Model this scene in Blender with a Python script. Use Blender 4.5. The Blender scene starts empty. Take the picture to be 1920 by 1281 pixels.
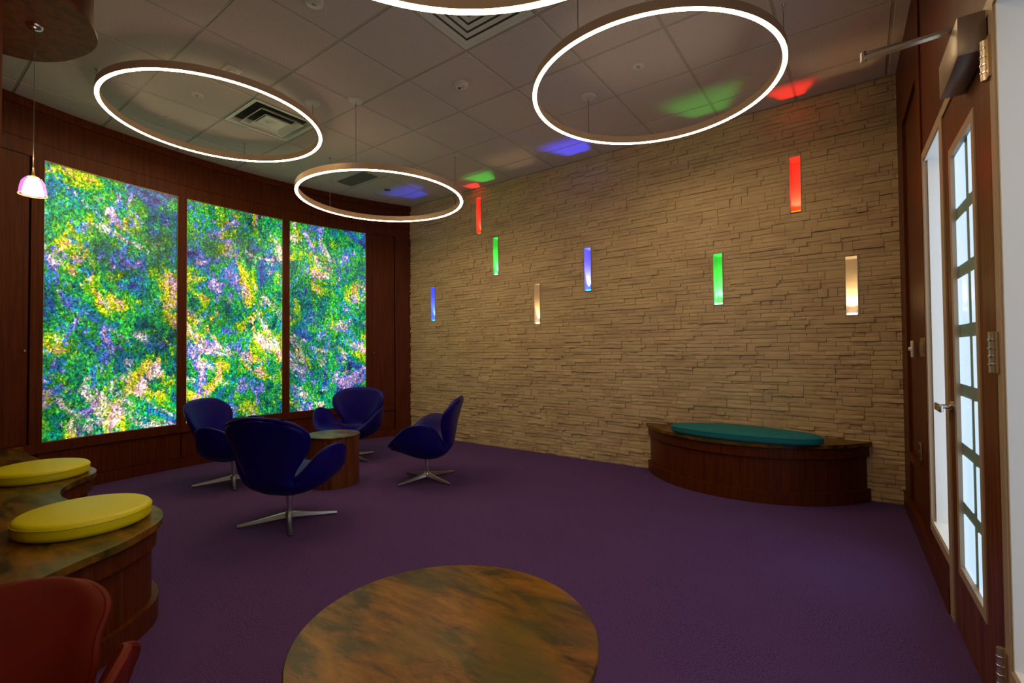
import bpy, bmesh, math, random
from mathutils import Vector, Matrix

S = bpy.context.scene
COL = S.collection
PI = math.pi
H = 3.357          # ceiling height
CAMZ = 1.2134
SY = 4.74          # plane of the stone wall

# ------------------------------------------------------------------ camera
yaw, pit, rol = 0.633552064, 0.0196201109, -0.00773240281
cy_, sy_, cp_, sp_ = math.cos(yaw), math.sin(yaw), math.cos(pit), math.sin(pit)
F = Vector((-sy_*cp_, cy_*cp_, sp_)); R = Vector((cy_, sy_, 0)); U = R.cross(F)
R2 = R*math.cos(rol)+U*math.sin(rol); U2 = -R*math.sin(rol)+U*math.cos(rol)
cam = bpy.data.cameras.new('camera'); co = bpy.data.objects.new('camera', cam); COL.objects.link(co)
m = Matrix.Identity(4)
for i in range(3):
    m[i][0] = R2[i]; m[i][1] = U2[i]; m[i][2] = -F[i]
m[0][3], m[1][3], m[2][3] = 0, 0, CAMZ
co.matrix_world = m
cam.sensor_fit = 'HORIZONTAL'; cam.sensor_width = 36; cam.lens = 886.665*36/1920
cam.clip_start = 0.02
S.camera = co

# ------------------------------------------------------------------ world, exposure
w = bpy.data.worlds.new('world'); S.world = w; w.use_nodes = True
w.node_tree.nodes['Background'].inputs[0].default_value = (0.5, 0.65, 0.8, 1)
w.node_tree.nodes['Background'].inputs[1].default_value = 0.3
S.view_settings.view_transform = 'Standard'; S.view_settings.look = 'None'
S.view_settings.exposure = 0.0; S.view_settings.gamma = 1.0; S.view_settings.use_curve_mapping = False

RING = 41.0       # strength of the ring lamps
ART = 1.05        # strength of the backlit artwork
DAY = 1.0         # daylight behind the side windows

# ------------------------------------------------------------------ materials
def srgb(r, g, b):
    f = lambda c: (c/255/12.92) if c/255 <= .04045 else ((c/255+.055)/1.055)**2.4
    return (f(r), f(g), f(b), 1)
MATS = {}
def mat(name, col=(.5,.5,.5,1), rough=.5, metal=0, bump=None, mix=None, emit=None, spec=None, coat=None, trans=None, alpha=None, ior=None):
    """mix=(scale vector, colour2, detail, lo, hi)   bump=(scale vector, strength, distance)"""
    mt = bpy.data.materials.new(name); mt.use_nodes = True
    nt = mt.node_tree; b = nt.nodes['Principled BSDF']; L = nt.links
    b.inputs['Base Color'].default_value = col; b.inputs['Roughness'].default_value = rough
    b.inputs['Metallic'].default_value = metal
    if spec is not None: b.inputs['Specular IOR Level'].default_value = spec
    if coat: b.inputs['Coat Weight'].default_value = coat[0]; b.inputs['Coat Roughness'].default_value = coat[1]
    if trans: b.inputs['Transmission Weight'].default_value = trans
    if ior: b.inputs['IOR'].default_value = ior
    if alpha is not None: b.inputs['Alpha'].default_value = alpha
    if emit: b.inputs['Emission Color'].default_value = emit[0]; b.inputs['Emission Strength'].default_value = emit[1]
    tc = nt.nodes.new('ShaderNodeNewGeometry')
    def noise(sc, detail=6, rough=.6, dist=0):
        mp = nt.nodes.new('ShaderNodeMapping'); mp.inputs['Scale'].default_value = sc
        L.new(tc.outputs['Position'], mp.inputs['Vector'])
        n = nt.nodes.new('ShaderNodeTexNoise'); n.inputs['Scale'].default_value = 1
        n.inputs['Detail'].default_value = detail; n.inputs['Roughness'].default_value = rough
        n.inputs['Distortion'].default_value = dist
        L.new(mp.outputs[0], n.inputs['Vector']); return n
    last = None
    if mix:
        for (sc, c2, det, lo, hi) in (mix if isinstance(mix, list) else [mix]):
            n = noise(sc, det)
            rr = nt.nodes.new('ShaderNodeMapRange'); rr.inputs[1].default_value = lo; rr.inputs[2].default_value = hi
            L.new(n.outputs['Fac'], rr.inputs[0])
            mx = nt.nodes.new('ShaderNodeMix'); mx.data_type = 'RGBA'
            L.new(rr.outputs[0], mx.inputs['Factor'])
            if last is None: mx.inputs['A'].default_value = col
            else: L.new(last.outputs['Result'], mx.inputs['A'])
            mx.inputs['B'].default_value = c2
            last = mx
        L.new(last.outputs['Result'], b.inputs['Base Color'])
    if bump:
        n = noise(bump[0], 8)
        bp = nt.nodes.new('ShaderNodeBump'); bp.inputs['Strength'].default_value = bump[1]; bp.inputs['Distance'].default_value = bump[2]
        L.new(n.outputs['Fac'], bp.inputs['Height']); L.new(bp.outputs[0], b.inputs['Normal'])
    MATS[name] = mt
    return mt
def emitter(name, col, strength):
    mt = bpy.data.materials.new(name); mt.use_nodes = True
    nt = mt.node_tree; nt.nodes.clear()
    e = nt.nodes.new('ShaderNodeEmission'); o = nt.nodes.new('ShaderNodeOutputMaterial')
    e.inputs[0].default_value = (*col, 1); e.inputs[1].default_value = strength
    nt.links.new(e.outputs[0], o.inputs[0]); MATS[name] = mt
    return mt

WOODC = (.120, .025, .003, 1); WOODD = (.062, .010, .0015, 1)
mat('wood', WOODC, .42, spec=.16, mix=[((60, 60, 2.5), WOODD, 6, .35, .7)], bump=((90, 90, 3), .05, .001))
mat('wood_warm', (.17, .048, .010, 1), .40, spec=.22, mix=[((30, 30, 2.0), (.09, .020, .005, 1), 6, .4, .65)], bump=((90, 90, 3), .05, .001))
mat('stone', (.62, .46, .275, 1), .85, mix=[((3, 3, 9), (.50, .355, .215, 1), 5, .4, .65), ((1.7, 1.7, 6), (.64, .49, .28, 1), 4, .5, .7)], bump=((45, 45, 80), .35, .005))
mat('mortar', (.20, .15, .10, 1), .95)
mat('carpet', (.135, .070, .240, 1), .97, spec=.1, mix=[((160, 160, 160), (.048, .020, .090, 1), 3, .45, .62), ((2.2, 2.2, 2), (.110, .056, .20, 1), 4, .35, .7)], bump=((190, 190, 190), .9, .008))
mat('tile', (.72, .63, .60, 1), .95, spec=.1, mix=[((140, 140, 140), (.58, .51, .48, 1), 2, .45, .6)], bump=((260, 260, 260), .35, .002))
mat('tbar', (.46, .43, .38, 1), .5)
mat('white_paint', (.80, .78, .76, 1), .6)
mat('niche_lining', (.42, .38, .34, 1), .5)
mat('beige_frame', (.42, .31, .22, 1), .42)
mat('grey_metal', (.42, .41, .39, 1), .4, .5)
mat('blue_leather', (.004, .002, .185, 1), .42, spec=.2, mix=[((5, 5, 5), (.014, .003, .140, 1), 3, .4, .7)], bump=((150, 150, 150), .08, .001))
mat('orange_leather', (.125, .007, .0005, 1), .55, spec=.2, mix=[((4, 4, 4), (.09, .004, .0005, 1), 3, .4, .7)], bump=((150, 150, 150), .08, .001))
mat('yellow_vinyl', (.70, .64, .002, 1), .42, bump=((120, 120, 120), .05, .001))
mat('teal_fabric', (.0, .15, .175, 1), .8, bump=((220, 220, 220), .2, .001))
mat('aluminium', (.74, .73, .72, 1), .28, 1)
mat('steel', (.75, .72, .68, 1), .2, 1)
mat('ring_metal', (.62, .44, .30, 1), .45, .3)
mat('satin_nickel', (.60, .52, .44, 1), .3, .75)
mat('black_rubber', (.02, .02, .02, 1), .7)
mat('closer_paint', (.26, .19, .15, 1), .35, .3)
mat('brass', (.42, .28, .15, 1), .36, .8)
mat('diffuser_paint', (.72, .76, .70, 1), .45)
mat('dark_void', (.03, .03, .03, 1), .9)
mat('grille_grey', (.16, .15, .14, 1), .8)
mat('white_plastic', (.72, .70, .64, 1), .4)
mat('cable', (.16, .13, .11, 1), .4, .5)
mat('muntin', (.20, .30, .27, 1), .6)

def top_material():
    mt = mat('stone_laminate', (.20, .085, .014, 1), .30, spec=.22)
    nt = mt.node_tree; L = nt.links; b = nt.nodes['Principled BSDF']
    g = nt.nodes.new('ShaderNodeNewGeometry')
    def noise(sc, det, dist=0, ro=.6):
        mp = nt.nodes.new('ShaderNodeMapping'); mp.inputs['Scale'].default_value = sc
        mp.inputs['Rotation'].default_value = (0, 0, -.63)
        L.new(g.outputs['Position'], mp.inputs['Vector'])
        n = nt.nodes.new('ShaderNodeTexNoise'); n.inputs['Scale'].default_value = 1; n.inputs['Detail'].default_value = det
        n.inputs['Distortion'].default_value = dist; n.inputs['Roughness'].default_value = ro
        L.new(mp.outputs[0], n.inputs['Vector']); return n
    n1 = noise((4.0, 14, 8), 14, .35, .68)
    r = nt.nodes.new('ShaderNodeValToRGB'); e = r.color_ramp.elements
    e[0].position = .30; e[0].color = (.018, .012, .004, 1)
    e[1].position = .76; e[1].color = (.25, .13, .015, 1)
    for p, c in ((.42, (.038, .021, .003, 1)), (.50, (.135, .054, .003, 1)), (.60, (.21, .088, .004, 1))):
        q = e.new(p); q.color = c
    L.new(n1.outputs['Fac'], r.inputs[0])
    n3 = noise((3, 3, 3), 5); r3 = nt.nodes.new('ShaderNodeMapRange'); r3.inputs[1].default_value = .5; r3.inputs[2].default_value = .72
    L.new(n3.outputs['Fac'], r3.inputs[0])
    m3 = nt.nodes.new('ShaderNodeMix'); m3.data_type = 'RGBA'; m3.inputs['B'].default_value = (.085, .075, .014, 1)
    L.new(r3.outputs[0], m3.inputs['Factor']); L.new(r.outputs[0], m3.inputs['A'])
    v = nt.nodes.new('ShaderNodeTexVoronoi'); v.inputs['Scale'].default_value = 95
    L.new(g.outputs['Position'], v.inputs['Vector'])
    r2 = nt.nodes.new('ShaderNodeMapRange'); r2.inputs[1].default_value = .13; r2.inputs[2].default_value = .06
    L.new(v.outputs['Distance'], r2.inputs[0])
    sp = nt.nodes.new('ShaderNodeMath'); sp.operation = 'MULTIPLY'
    vc = nt.nodes.new('ShaderNodeSeparateColor'); L.new(v.outputs['Color'], vc.inputs[0])
    gt = nt.nodes.new('ShaderNodeMath'); gt.operation = 'GREATER_THAN'; gt.inputs[1].default_value = .75
    L.new(vc.outputs[0], gt.inputs[0]); L.new(gt.outputs[0], sp.inputs[0]); L.new(r2.outputs[0], sp.inputs[1])
    mx = nt.nodes.new('ShaderNodeMix'); mx.data_type = 'RGBA'; mx.inputs['B'].default_value = (.42, .24, .07, 1)
    L.new(sp.outputs[0], mx.inputs['Factor']); L.new(m3.outputs['Result'], mx.inputs['A'])
    L.new(mx.outputs['Result'], b.inputs['Base Color'])
    return mt
top_material()

def art_material(seed):
    mt = bpy.data.materials.new('backlit_artwork'); mt.use_nodes = True
    nt = mt.node_tree; L = nt.links; nt.nodes.clear()
    out = nt.nodes.new('ShaderNodeOutputMaterial'); b = nt.nodes.new('ShaderNodeBsdfPrincipled')
    b.inputs['Base Color'].default_value = (.02, .02, .02, 1); b.inputs['Roughness'].default_value = .25
    L.new(b.outputs[0], out.inputs[0])
    g = nt.nodes.new('ShaderNodeNewGeometry')
    def vec(sc, off, rot=0):
        mp = nt.nodes.new('ShaderNodeMapping'); mp.inputs['Scale'].default_value = sc
        mp.inputs['Location'].default_value = (off, off*.7, off*1.3); mp.inputs['Rotation'].default_value = (rot, 0, 0)
        L.new(g.outputs['Position'], mp.inputs['Vector']); return mp
    def noise(v, det, dist, ro=.6):
        n = nt.nodes.new('ShaderNodeTexNoise'); n.inputs['Scale'].default_value = 1; n.inputs['Detail'].default_value = det
        n.inputs['Distortion'].default_value = dist; n.inputs['Roughness'].default_value = ro
        L.new(v.outputs[0], n.inputs['Vector']); return n
    def ramp(n, stops, mode='LINEAR'):
        r = nt.nodes.new('ShaderNodeValToRGB'); r.color_ramp.interpolation = mode; e = r.color_ramp.elements
        e[0].position = stops[0][0]; e[0].color = (*stops[0][1], 1); e[1].position = stops[-1][0]; e[1].color = (*stops[-1][1], 1)
        for p, c in stops[1:-1]:
            q = e.new(p); q.color = (*c, 1)
        L.new(n.outputs['Fac'], r.inputs[0]); return r
    def mix(a, bb, f, mode='MIX'):
        mx = nt.nodes.new('ShaderNodeMix'); mx.data_type = 'RGBA'; mx.blend_type = mode
        if isinstance(f, (int, float)): mx.inputs['Factor'].default_value = f
        else: L.new(f, mx.inputs['Factor'])
        L.new(a, mx.inputs['A']); L.new(bb, mx.inputs['B']); return mx
    def dab(scale, off, rot, warp):
        """brush-dab cells: the position of the cell a point falls in, and its random colour"""
        src = vec((1, 1, .72), off, rot)
        nz = nt.nodes.new('ShaderNodeTexNoise'); nz.inputs['Scale'].default_value = scale*.35; nz.inputs['Detail'].default_value = 5; nz.inputs['Roughness'].default_value = .75
        L.new(src.outputs[0], nz.inputs['Vector'])
        sub = nt.nodes.new('ShaderNodeVectorMath'); sub.operation = 'MULTIPLY_ADD'
        L.new(nz.outputs['Color'], sub.inputs[0]); sub.inputs[1].default_value = (warp,)*3; L.new(src.outputs[0], sub.inputs[2])
        v = nt.nodes.new('ShaderNodeTexVoronoi'); v.inputs['Scale'].default_value = scale
        L.new(sub.outputs[0], v.inputs['Vector']); return v
    def noise_at(sock, sc, off, det, dist, ro):
        mp = nt.nodes.new('ShaderNodeMapping'); mp.inputs['Scale'].default_value = sc; mp.inputs['Location'].default_value = (off, off*.3, off*.9)
        L.new(sock, mp.inputs['Vector'])
        n = nt.nodes.new('ShaderNodeTexNoise'); n.inputs['Scale'].default_value = 1; n.inputs['Detail'].default_value = det
        n.inputs['Distortion'].default_value = dist; n.inputs['Roughness'].default_value = ro
        L.new(mp.outputs[0], n.inputs['Vector']); return n
    d1 = dab(72, seed, .5, .045); d2 = dab(44, seed+3, -.6, .06)
    n1 = noise_at(d1.outputs['Position'], (1.9, 1.9, 2.3), seed, 10, .9, .69)
    r1 = ramp(n1, [(.355, (.01, .02, .12)), (.40, (.03, .09, .42)), (.435, (.00, .22, .26)), (.47, (.00, .22, .06)), (.505, (.04, .40, .03)),
                   (.54, (.30, .52, .00)), (.575, (.80, .60, .02)), (.61, (.70, .32, .45)), (.65, (.95, .85, .85))])
    n2 = noise_at(d2.outputs['Position'], (3.0, 3.0, 3.8), seed+5, 9, .8, .69)
    r2 = ramp(n2, [(.37, (.0, .05, .08)), (.42, (.0, .18, .12)), (.465, (.01, .34, .07)), (.50, (.05, .42, .02)), (.53, (.0, .26, .38)), (.565, (.08, .14, .62)),
                   (.60, (.48, .30, .68)), (.64, (.85, .66, .70))])
    n3 = noise_at(d1.outputs['Position'], (3.2, 3.2, 4), seed+7.7, 7, .6, .7)
    f3 = nt.nodes.new('ShaderNodeMapRange'); f3.inputs[1].default_value = .48; f3.inputs[2].default_value = .52
    L.new(n3.outputs['Fac'], f3.inputs[0])
    c = mix(r1.outputs[0], r2.outputs[0], f3.outputs[0])
    # pale drifts of blossom
    n5 = noise_at(d1.outputs['Position'], (1.6, 1.6, 3.6), seed+11.3, 10, 1.0, .75)
    f5 = nt.nodes.new('ShaderNodeMapRange'); f5.inputs[1].default_value = .56; f5.inputs[2].default_value = .63; f5.inputs[4].default_value = .9
    L.new(n5.outputs['Fac'], f5.inputs[0])
    n6 = noise_at(d1.outputs['Position'], (9, 9, 9), seed+2.2, 6, .5, .6)
    r6 = ramp(n6, [(.36, (.30, .16, .62)), (.45, (.80, .45, .55)), (.52, (.95, .80, .50)), (.60, (.85, .82, .90)), (.68, (.35, .55, .95))])
    c = mix(c.outputs['Result'], r6.outputs[0], f5.outputs[0])
    # every dab a little lighter or darker, with dark gaps between
    sc_ = nt.nodes.new('ShaderNodeSeparateColor'); L.new(d1.outputs['Color'], sc_.inputs[0])
    r4 = nt.nodes.new('ShaderNodeValToRGB'); e = r4.color_ramp.elements
    e[0].position = 0; e[0].color = (.06, .08, .16, 1); e[1].position = 1; e[1].color = (3.4, 3.1, 2.9, 1)
    for p, q in ((.14, .42), (.45, .9), (.75, 1.35), (.93, 2.0)):
        k_ = e.new(p); k_.color = (q, q, q*.95, 1)
    L.new(sc_.outputs[0], r4.inputs[0])
    c = mix(c.outputs['Result'], r4.outputs[0], .85, 'MULTIPLY')
    n8 = noise(vec((55, 55, 70), seed+1.5, .5), 6, .5, .75)
    r8 = ramp(n8, [(.40, (.12, .14, .22)), (.47, (.8, .8, .8)), (.54, (1.1, 1.1, 1.1)), (.62, (2.2, 2.1, 2.0))])
    c = mix(c.outputs['Result'], r8.outputs[0], .8, 'MULTIPLY')
    n9 = noise(vec((1.3, 1.3, 1.5), seed+8.8), 3, .3, .5)
    r9 = ramp(n9, [(.36, (.45, .5, .62)), (.46, (.85, .9, .95)), (.54, (1.1, 1.1, 1.05)), (.64, (1.5, 1.45, 1.3))])
    c = mix(c.outputs['Result'], r9.outputs[0], 1.0, 'MULTIPLY')
    L.new(c.outputs['Result'], b.inputs['Emission Color']); b.inputs['Emission Strength'].default_value = ART
    return mt

# ------------------------------------------------------------------ mesh helpers
class MB:
    def __init__(s): s.v = []; s.f = []; s.sm = []
    def add(s, vs, fs, smooth=False):
        o = len(s.v); s.v += [tuple(v) for v in vs]
        for f in fs: s.f.append(tuple(i+o for i in f)); s.sm.append(smooth)
        return s
    def hexa(s, p):   # 8 points: bottom 4 ccw, top 4 ccw
        return s.add(p, [(3,2,1,0), (4,5,6,7), (0,1,5,4), (1,2,6,5), (2,3,7,6), (3,0,4,7)])
    def box(s, x0, x1, y0, y1, z0, z1):
        return s.hexa([(x0,y0,z0),(x1,y0,z0),(x1,y1,z0),(x0,y1,z0),(x0,y0,z1),(x1,y0,z1),(x1,y1,z1),(x0,y1,z1)])
    def rounded_box(s, x0, x1, y0, y1, z0, z1, c):
        bm = bmesh.new(); bmesh.ops.create_cube(bm, size=1)
        for v in bm.verts: v.co = Vector(((x0+x1)/2+v.co.x*(x1-x0), (y0+y1)/2+v.co.y*(y1-y0), (z0+z1)/2+v.co.z*(z1-z0)))
        bmesh.ops.bevel(bm, geom=bm.edges[:], offset=c, segments=2, affect='EDGES', profile=.5)
        bm.verts.ensure_lookup_table()
        s.add([v.co[:] for v in bm.verts], [[v.index for v in f.verts] for f in bm.faces]); bm.free(); return s
    def arcbox(s, a0, a1, z0, z1, r0, r1, n=None):
        n = n or max(1, int(abs(a1-a0)/1.5)); vs = []; fs = []
        for i in range(n+1):
            a = math.radians(a0+(a1-a0)*i/n); c, q = math.cos(a), math.sin(a)
            for rr, zz in ((r0,z0),(r1,z0),(r1,z1),(r0,z1)): vs.append((AC[0]+rr*c, AC[1]+rr*q, zz))
        for i in range(n):
            o = i*4
            for k in range(4): fs.append((o+k, o+4+k, o+4+(k+1)%4, o+(k+1)%4))
        fs += [(0,1,2,3), (n*4+3, n*4+2, n*4+1, n*4)]
        return s.add(vs, fs)
    def lathe(s, prof, c=(0,0), n=48, smooth=True, cap=True):
        vs = []; fs = []; m_ = len(prof)
        for i in range(n):
            a = 2*PI*i/n
            for r_, z_ in prof: vs.append((c[0]+r_*math.cos(a), c[1]+r_*math.sin(a), z_))
        for i in range(n):
            j = (i+1) % n
            for k in range(m_-1): fs.append((i*m_+k, j*m_+k, j*m_+k+1, i*m_+k+1))
        s.add(vs, fs, smooth)
        if cap:
            o = len(s.v)-len(vs)
            if prof[0][0] > 1e-6: s.f.append(tuple(o+i*m_ for i in range(n))[::-1]); s.sm.append(False)
            if prof[-1][0] > 1e-6: s.f.append(tuple(o+i*m_+m_-1 for i in range(n))); s.sm.append(False)
        return s
    def tube(s, pts, r, n=8, closed=False, smooth=True):
        pts = [Vector(p) for p in pts]; vs = []; fs = []; N = len(pts)
        rr = r if isinstance(r, (list, tuple)) else [r]*N
        up = Vector((0, 0, 1)); prev = None
        for i, p in enumerate(pts):
            if closed: t = (pts[(i+1) % N]-pts[i-1]).normalized()
            else: t = (pts[min(i+1, N-1)]-pts[max(i-1, 0)]).normalized()
            if prev is None:
                a = up if abs(t.z) < .9 else Vector((1, 0, 0)); x = t.cross(a).normalized()
            else: x = (prev-t*prev.dot(t)).normalized()
            prev = x; y = t.cross(x)
            for k in range(n):
                a = 2*PI*k/n; vs.append(p+(x*math.cos(a)+y*math.sin(a))*rr[i])
        for i in range(N if closed else N-1):
            j = (i+1) % N
            for k in range(n): fs.append((i*n+k, i*n+(k+1) % n, j*n+(k+1) % n, j*n+k))
        s.add(vs, fs, smooth)
        if not closed:
            o = len(s.v)-len(vs)
            s.f.append(tuple(o+k for k in range(n))[::-1]); s.sm.append(False)
            s.f.append(tuple(o+(N-1)*n+k for k in range(n))); s.sm.append(False)
        return s
    def prism(s, poly, z0, z1, smooth=False):
        n = len(poly); vs = [(x, y, z0) for x, y in poly]+[(x, y, z1) for x, y in poly]
        fs = [tuple(range(n))[::-1], tuple(range(n, 2*n))]
        s.add(vs, fs); o = len(s.v)-2*n
        for i in range(n):
            j = (i+1) % n; s.f.append((o+i, o+j, o+n+j, o+n+i)); s.sm.append(smooth)
        return s
    def build(s, name, mt, parent=None, loc=None, rot=None):
        me = bpy.data.meshes.new(name); me.from_pydata(s.v, [], s.f)
        me.polygons.foreach_set('use_smooth', s.sm)
        bm = bmesh.new(); bm.from_mesh(me); bmesh.ops.recalc_face_normals(bm, faces=bm.faces[:]); bm.to_mesh(me); bm.free()
        me.set_sharp_from_angle(angle=math.radians(38))
        me.materials.append(MATS[mt] if isinstance(mt, str) else mt); me.update()
        o = bpy.data.objects.new(name, me); COL.objects.link(o)
        if parent is not None: o.parent = parent
        if loc: o.location = loc
        if rot: o.rotation_euler = rot
        return o
def thing(name, label, cat, loc=(0,0,0), rz=0, group=None):
    o = bpy.data.objects.new(name, None); COL.objects.link(o); o.empty_display_size = .1
    o.location = loc; o.rotation_euler = (0, 0, rz); tag(o, label, cat, group); return o
def tag(o, label, cat, group=None):
    o['label'] = label; o['category'] = cat
    if group: o['group'] = group
    return o
def structure(o, label=None, cat=None):
    o['kind'] = 'structure'
    if label: o['label'] = label
    if cat: o['category'] = cat
    return o
def holder(name, label, cat):
    o = bpy.data.objects.new(name, None); COL.objects.link(o); return structure(o, label, cat)
def copy_thing(root, loc, rz=None, label=None):
    r = root.copy(); COL.objects.link(r); r.location = loc
    if rz is not None: r.rotation_euler = (0, 0, rz)
    if label: r['label'] = label
    for ch in root.children:
        c = ch.copy(); COL.objects.link(c); c.parent = r
        for g in ch.children:
            d = g.copy(); COL.objects.link(d); d.parent = c
    return r

AC = (-0.3905, 2.4174); AR = 5.4516     # centre and radius of the curved wall

# ------------------------------------------------------------------ floor
fl = MB().box(-6.4, 2.4, -3.2, 5.4, -.12, 0).build('floor', 'carpet'); structure(fl, 'dark purple short pile carpet floor', 'floor')

# ------------------------------------------------------------------ ceiling: lay-in tiles on a T-bar grid
T = .6096; GX, GY = -2.8386, 1.8927
ceil = holder('ceiling', 'suspended ceiling of square speckled tiles in a light metal grid', 'ceiling')
MB().box(-6.4, .52, -3.2, 5.0, H+.05, H+.15).build('ceiling_deck', 'mortar', ceil)
XR = .36
def tile_mesh(name, wx, wy):
    b = MB(); e = .012; q = .009
    x0, x1, y0, y1 = -wx/2, wx/2, -wy/2, wy/2
    vs = [(x0+e,y0+e,-.0),(x1-e,y0+e,0),(x1-e,y1-e,0),(x0+e,y1-e,0), (x0+q,y0+q,.004),(x1-q,y0+q,.004),(x1-q,y1-q,.004),(x0+q,y1-q,.004),
          (x0+q,y0+q,.03),(x1-q,y0+q,.03),(x1-q,y1-q,.03),(x0+q,y1-q,.03)]
    fs = [(0,1,2,3)]
    for a in (0, 4):
        for k in range(4): fs.append((a+k, a+(k+1)%4, a+4+(k+1)%4, a+4+k))
    b.add(vs, fs); return b
cells_special = {(-3, 0): 'a', (1, 0): 'b'}
shared = {}
for i in range(-6, 6):
    for j in range(-8, 5):
        x0 = GX+i*T; x1 = x0+T; y0 = GY+j*T; y1 = y0+T
        x1 = min(x1, XR); y1 = min(y1, SY+.02)
        if x1-x0 < .03 or y1-y0 < .03 or (i, j) in cells_special: continue
        far = min(math.hypot(xx-AC[0], yy-AC[1]) for xx in (x0, x1) for yy in (y0, y1))
        if (x1 < -3.2 and far > AR+.02): continue
        if y0 < -3.2: continue
        key = (round(x1-x0, 3), round(y1-y0, 3))
        if key not in shared:
            o = tile_mesh('ceiling_tile', x1-x0, y1-y0).build('ceiling_tile', 'tile', ceil); shared[key] = o
        else:
            o = shared[key].copy(); COL.objects.link(o); o.parent = ceil
        o.location = ((x0+x1)/2, (y0+y1)/2, H)
for i in range(-6, 7):
    x = GX+i*T
    if x > XR: continue
    MB().box(x-.012, x+.012, -3.2, SY+.02, H+.004, H+.03).build('grid_bar', 'tbar', ceil)
for j in range(-8, 6):
    y = GY+j*T
    if y > SY or y < -3.2: continue
    MB().box(-6.1, XR, y-.012, y+.012, H+.0045, H+.03).build('grid_bar', 'tbar', ceil)
MB().box(-5.55, XR, SY-.022, SY+.02, H-.002, H+.004).build('wall_angle', 'tbar', ceil)

# ------------------------------------------------------------------ stone wall with niches
random.seed(4)
ND = .15; NW = .085
NICH = [  # x0, z0, colour, label
 (-4.90, 1.64, 'blue', 'deep blue glowing slot light set lowest and furthest left in the stone wall', 'niche_blue_a'),
 (-4.045, 2.75, 'red', 'small red slot light high in the stone wall above the blue chairs', 'r'),
 (-3.765, 2.18, 'green', 'green slot light just right of and below the small red one', 'g'),
 (-3.14, 1.53, 'warm', 'warm white slot light low in the stone wall, left of the violet blue one', 'w'),
 (-2.465, 1.87, 'violet', 'violet blue slot light near the middle of the stone wall', 'v'),
 (-1.105, 1.63, 'green', 'green slot light over the left half of the teal cushion bench', 'g2'),
 (-.465, 2.39, 'red', 'large red orange slot light high in the stone wall near the door', 'r2'),
 (-.085, 1.48, 'warm', 'warm white slot light furthest right, beside the wood panelling', 'w2')]
NH = .485
holes = [(x, x+NW, z, z+NH) for x, z, *_ in NICH]
wb = holder('wall_back', 'wall of stacked split-face beige ledgestone strips', 'wall')
xs = sorted({-5.75, .55} | {h[0]-.004 for h in holes} | {h[1]+.004 for h in holes}); zs = sorted({0, H+.05} | {h[2]-.004 for h in holes} | {h[3]+.004 for h in holes})
bk = MB()
for a in range(len(xs)-1):
    for c in range(len(zs)-1):
        mx_, mz_ = (xs[a]+xs[a+1])/2, (zs[c]+zs[c+1])/2
        if any(h[0]-.004 <= mx_ <= h[1]+.004 and h[2]-.004 <= mz_ <= h[3]+.004 for h in holes): continue
        bk.box(xs[a], xs[a+1], SY+.018, SY+.25, zs[c], zs[c+1])
bk.build('backing', 'mortar', wb)
CH = .0381; stones = []
nb = math.ceil(H/(2*CH)); bh = (H-.004)/nb
for band in range(nb):
    z0 = band*bh; zm = z0+bh*random.uniform(.44, .56); z1 = z0+bh; x = -5.47-random.random()*.2
    while x < .31:
        if random.random() < .22:
            x1 = min(x+random.choice((.07, .10, .14, .19)), .312); stones.append((x, x1, z0, z1)); x = x1; continue
        xe = min(x+random.uniform(.22, .75), .312); zk = zm if random.random() < .7 else z0+bh*random.uniform(.3, .7)
        for a_, b_ in ((z0, zk), (zk, z1)):
            q = x
            while q < xe-1e-6:
                q1 = q+random.choice((.08, .12, .16, .20, .26, .34))
                if xe-q1 < .05: q1 = xe
                stones.append((q, q1, a_, b_)); q = q1
        x = xe
def clip(st, h):
    x0, x1, z0, z1 = st; a, b, c, d = h
    if x1 <= a or x0 >= b or z1 <= c or z0 >= d: return [st]
    o = []
    if x0 < a: o.append((x0, a, z0, z1))
    if x1 > b: o.append((b, x1, z0, z1))
    xa, xb = max(x0, a), min(x1, b)
    if z0 < c: o.append((xa, xb, z0, c))
    if z1 > d: o.append((xa, xb, d, z1))
    return o
for h in holes:
    nn = []
    for s_ in stones: nn += clip(s_, h)
    stones = [s_ for s_ in nn if s_[1]-s_[0] > .006 and s_[3]-s_[2] > .003]
def stone_geo(b, st, x_, z_):
    x0, x1, z0, z1 = st
    g = .0012; base = SY-.004-random.random()**2*.014; tilt = random.uniform(-.004, .004); ch = random.uniform(-.004, .004)
    near_hole = any(not (x1 < q[0]-.012 or x0 > q[1]+.012 or z1 < q[2]-.006 or z0 > q[3]+.006) for q in holes)
    if near_hole: base = SY-.004; tilt = ch = 0
    nx = max(2, min(8, round((x1-x0)/.03))); nz = 2; vs = []; fs = []
    for k in range(nz+1):
        for i in range(nx+1):
            u_, v_ = i/nx, k/nz
            edge = (i in (0, nx)) or (k in (0, nz))
            j = random.uniform(-.004, .004)*(0.35 if near_hole else 1)-(0 if edge else .004)
            xx = x0+g+(x1-x0-2*g)*u_; zz = z0+g+(z1-z0-2*g)*v_
            if not edge: xx += random.uniform(-.006, .006); zz += random.uniform(-.005, .005)
            vs.append((xx-x_, base+tilt*(u_-.5)+ch*(v_-.5)+j-SY, zz-z_))
    W = nx+1
    for k in range(nz):
        for i in range(nx): fs.append((k*W+i, k*W+i+1, (k+1)*W+i+1, (k+1)*W+i))
    per = [i for i in range(W)]+[k*W+nx for k in range(1, nz+1)]+[nz*W+i for i in range(nx-1, -1, -1)]+[k*W for k in range(nz-1, 0, -1)]
    o = len(vs)
    for p_ in per: vs.append((vs[p_][0], .022, vs[p_][2]))
    n_ = len(per)
    for k in range(n_): fs.append((per[k], o+k, o+(k+1) % n_, per[(k+1) % n_]))
    b.add(vs, fs)
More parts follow.
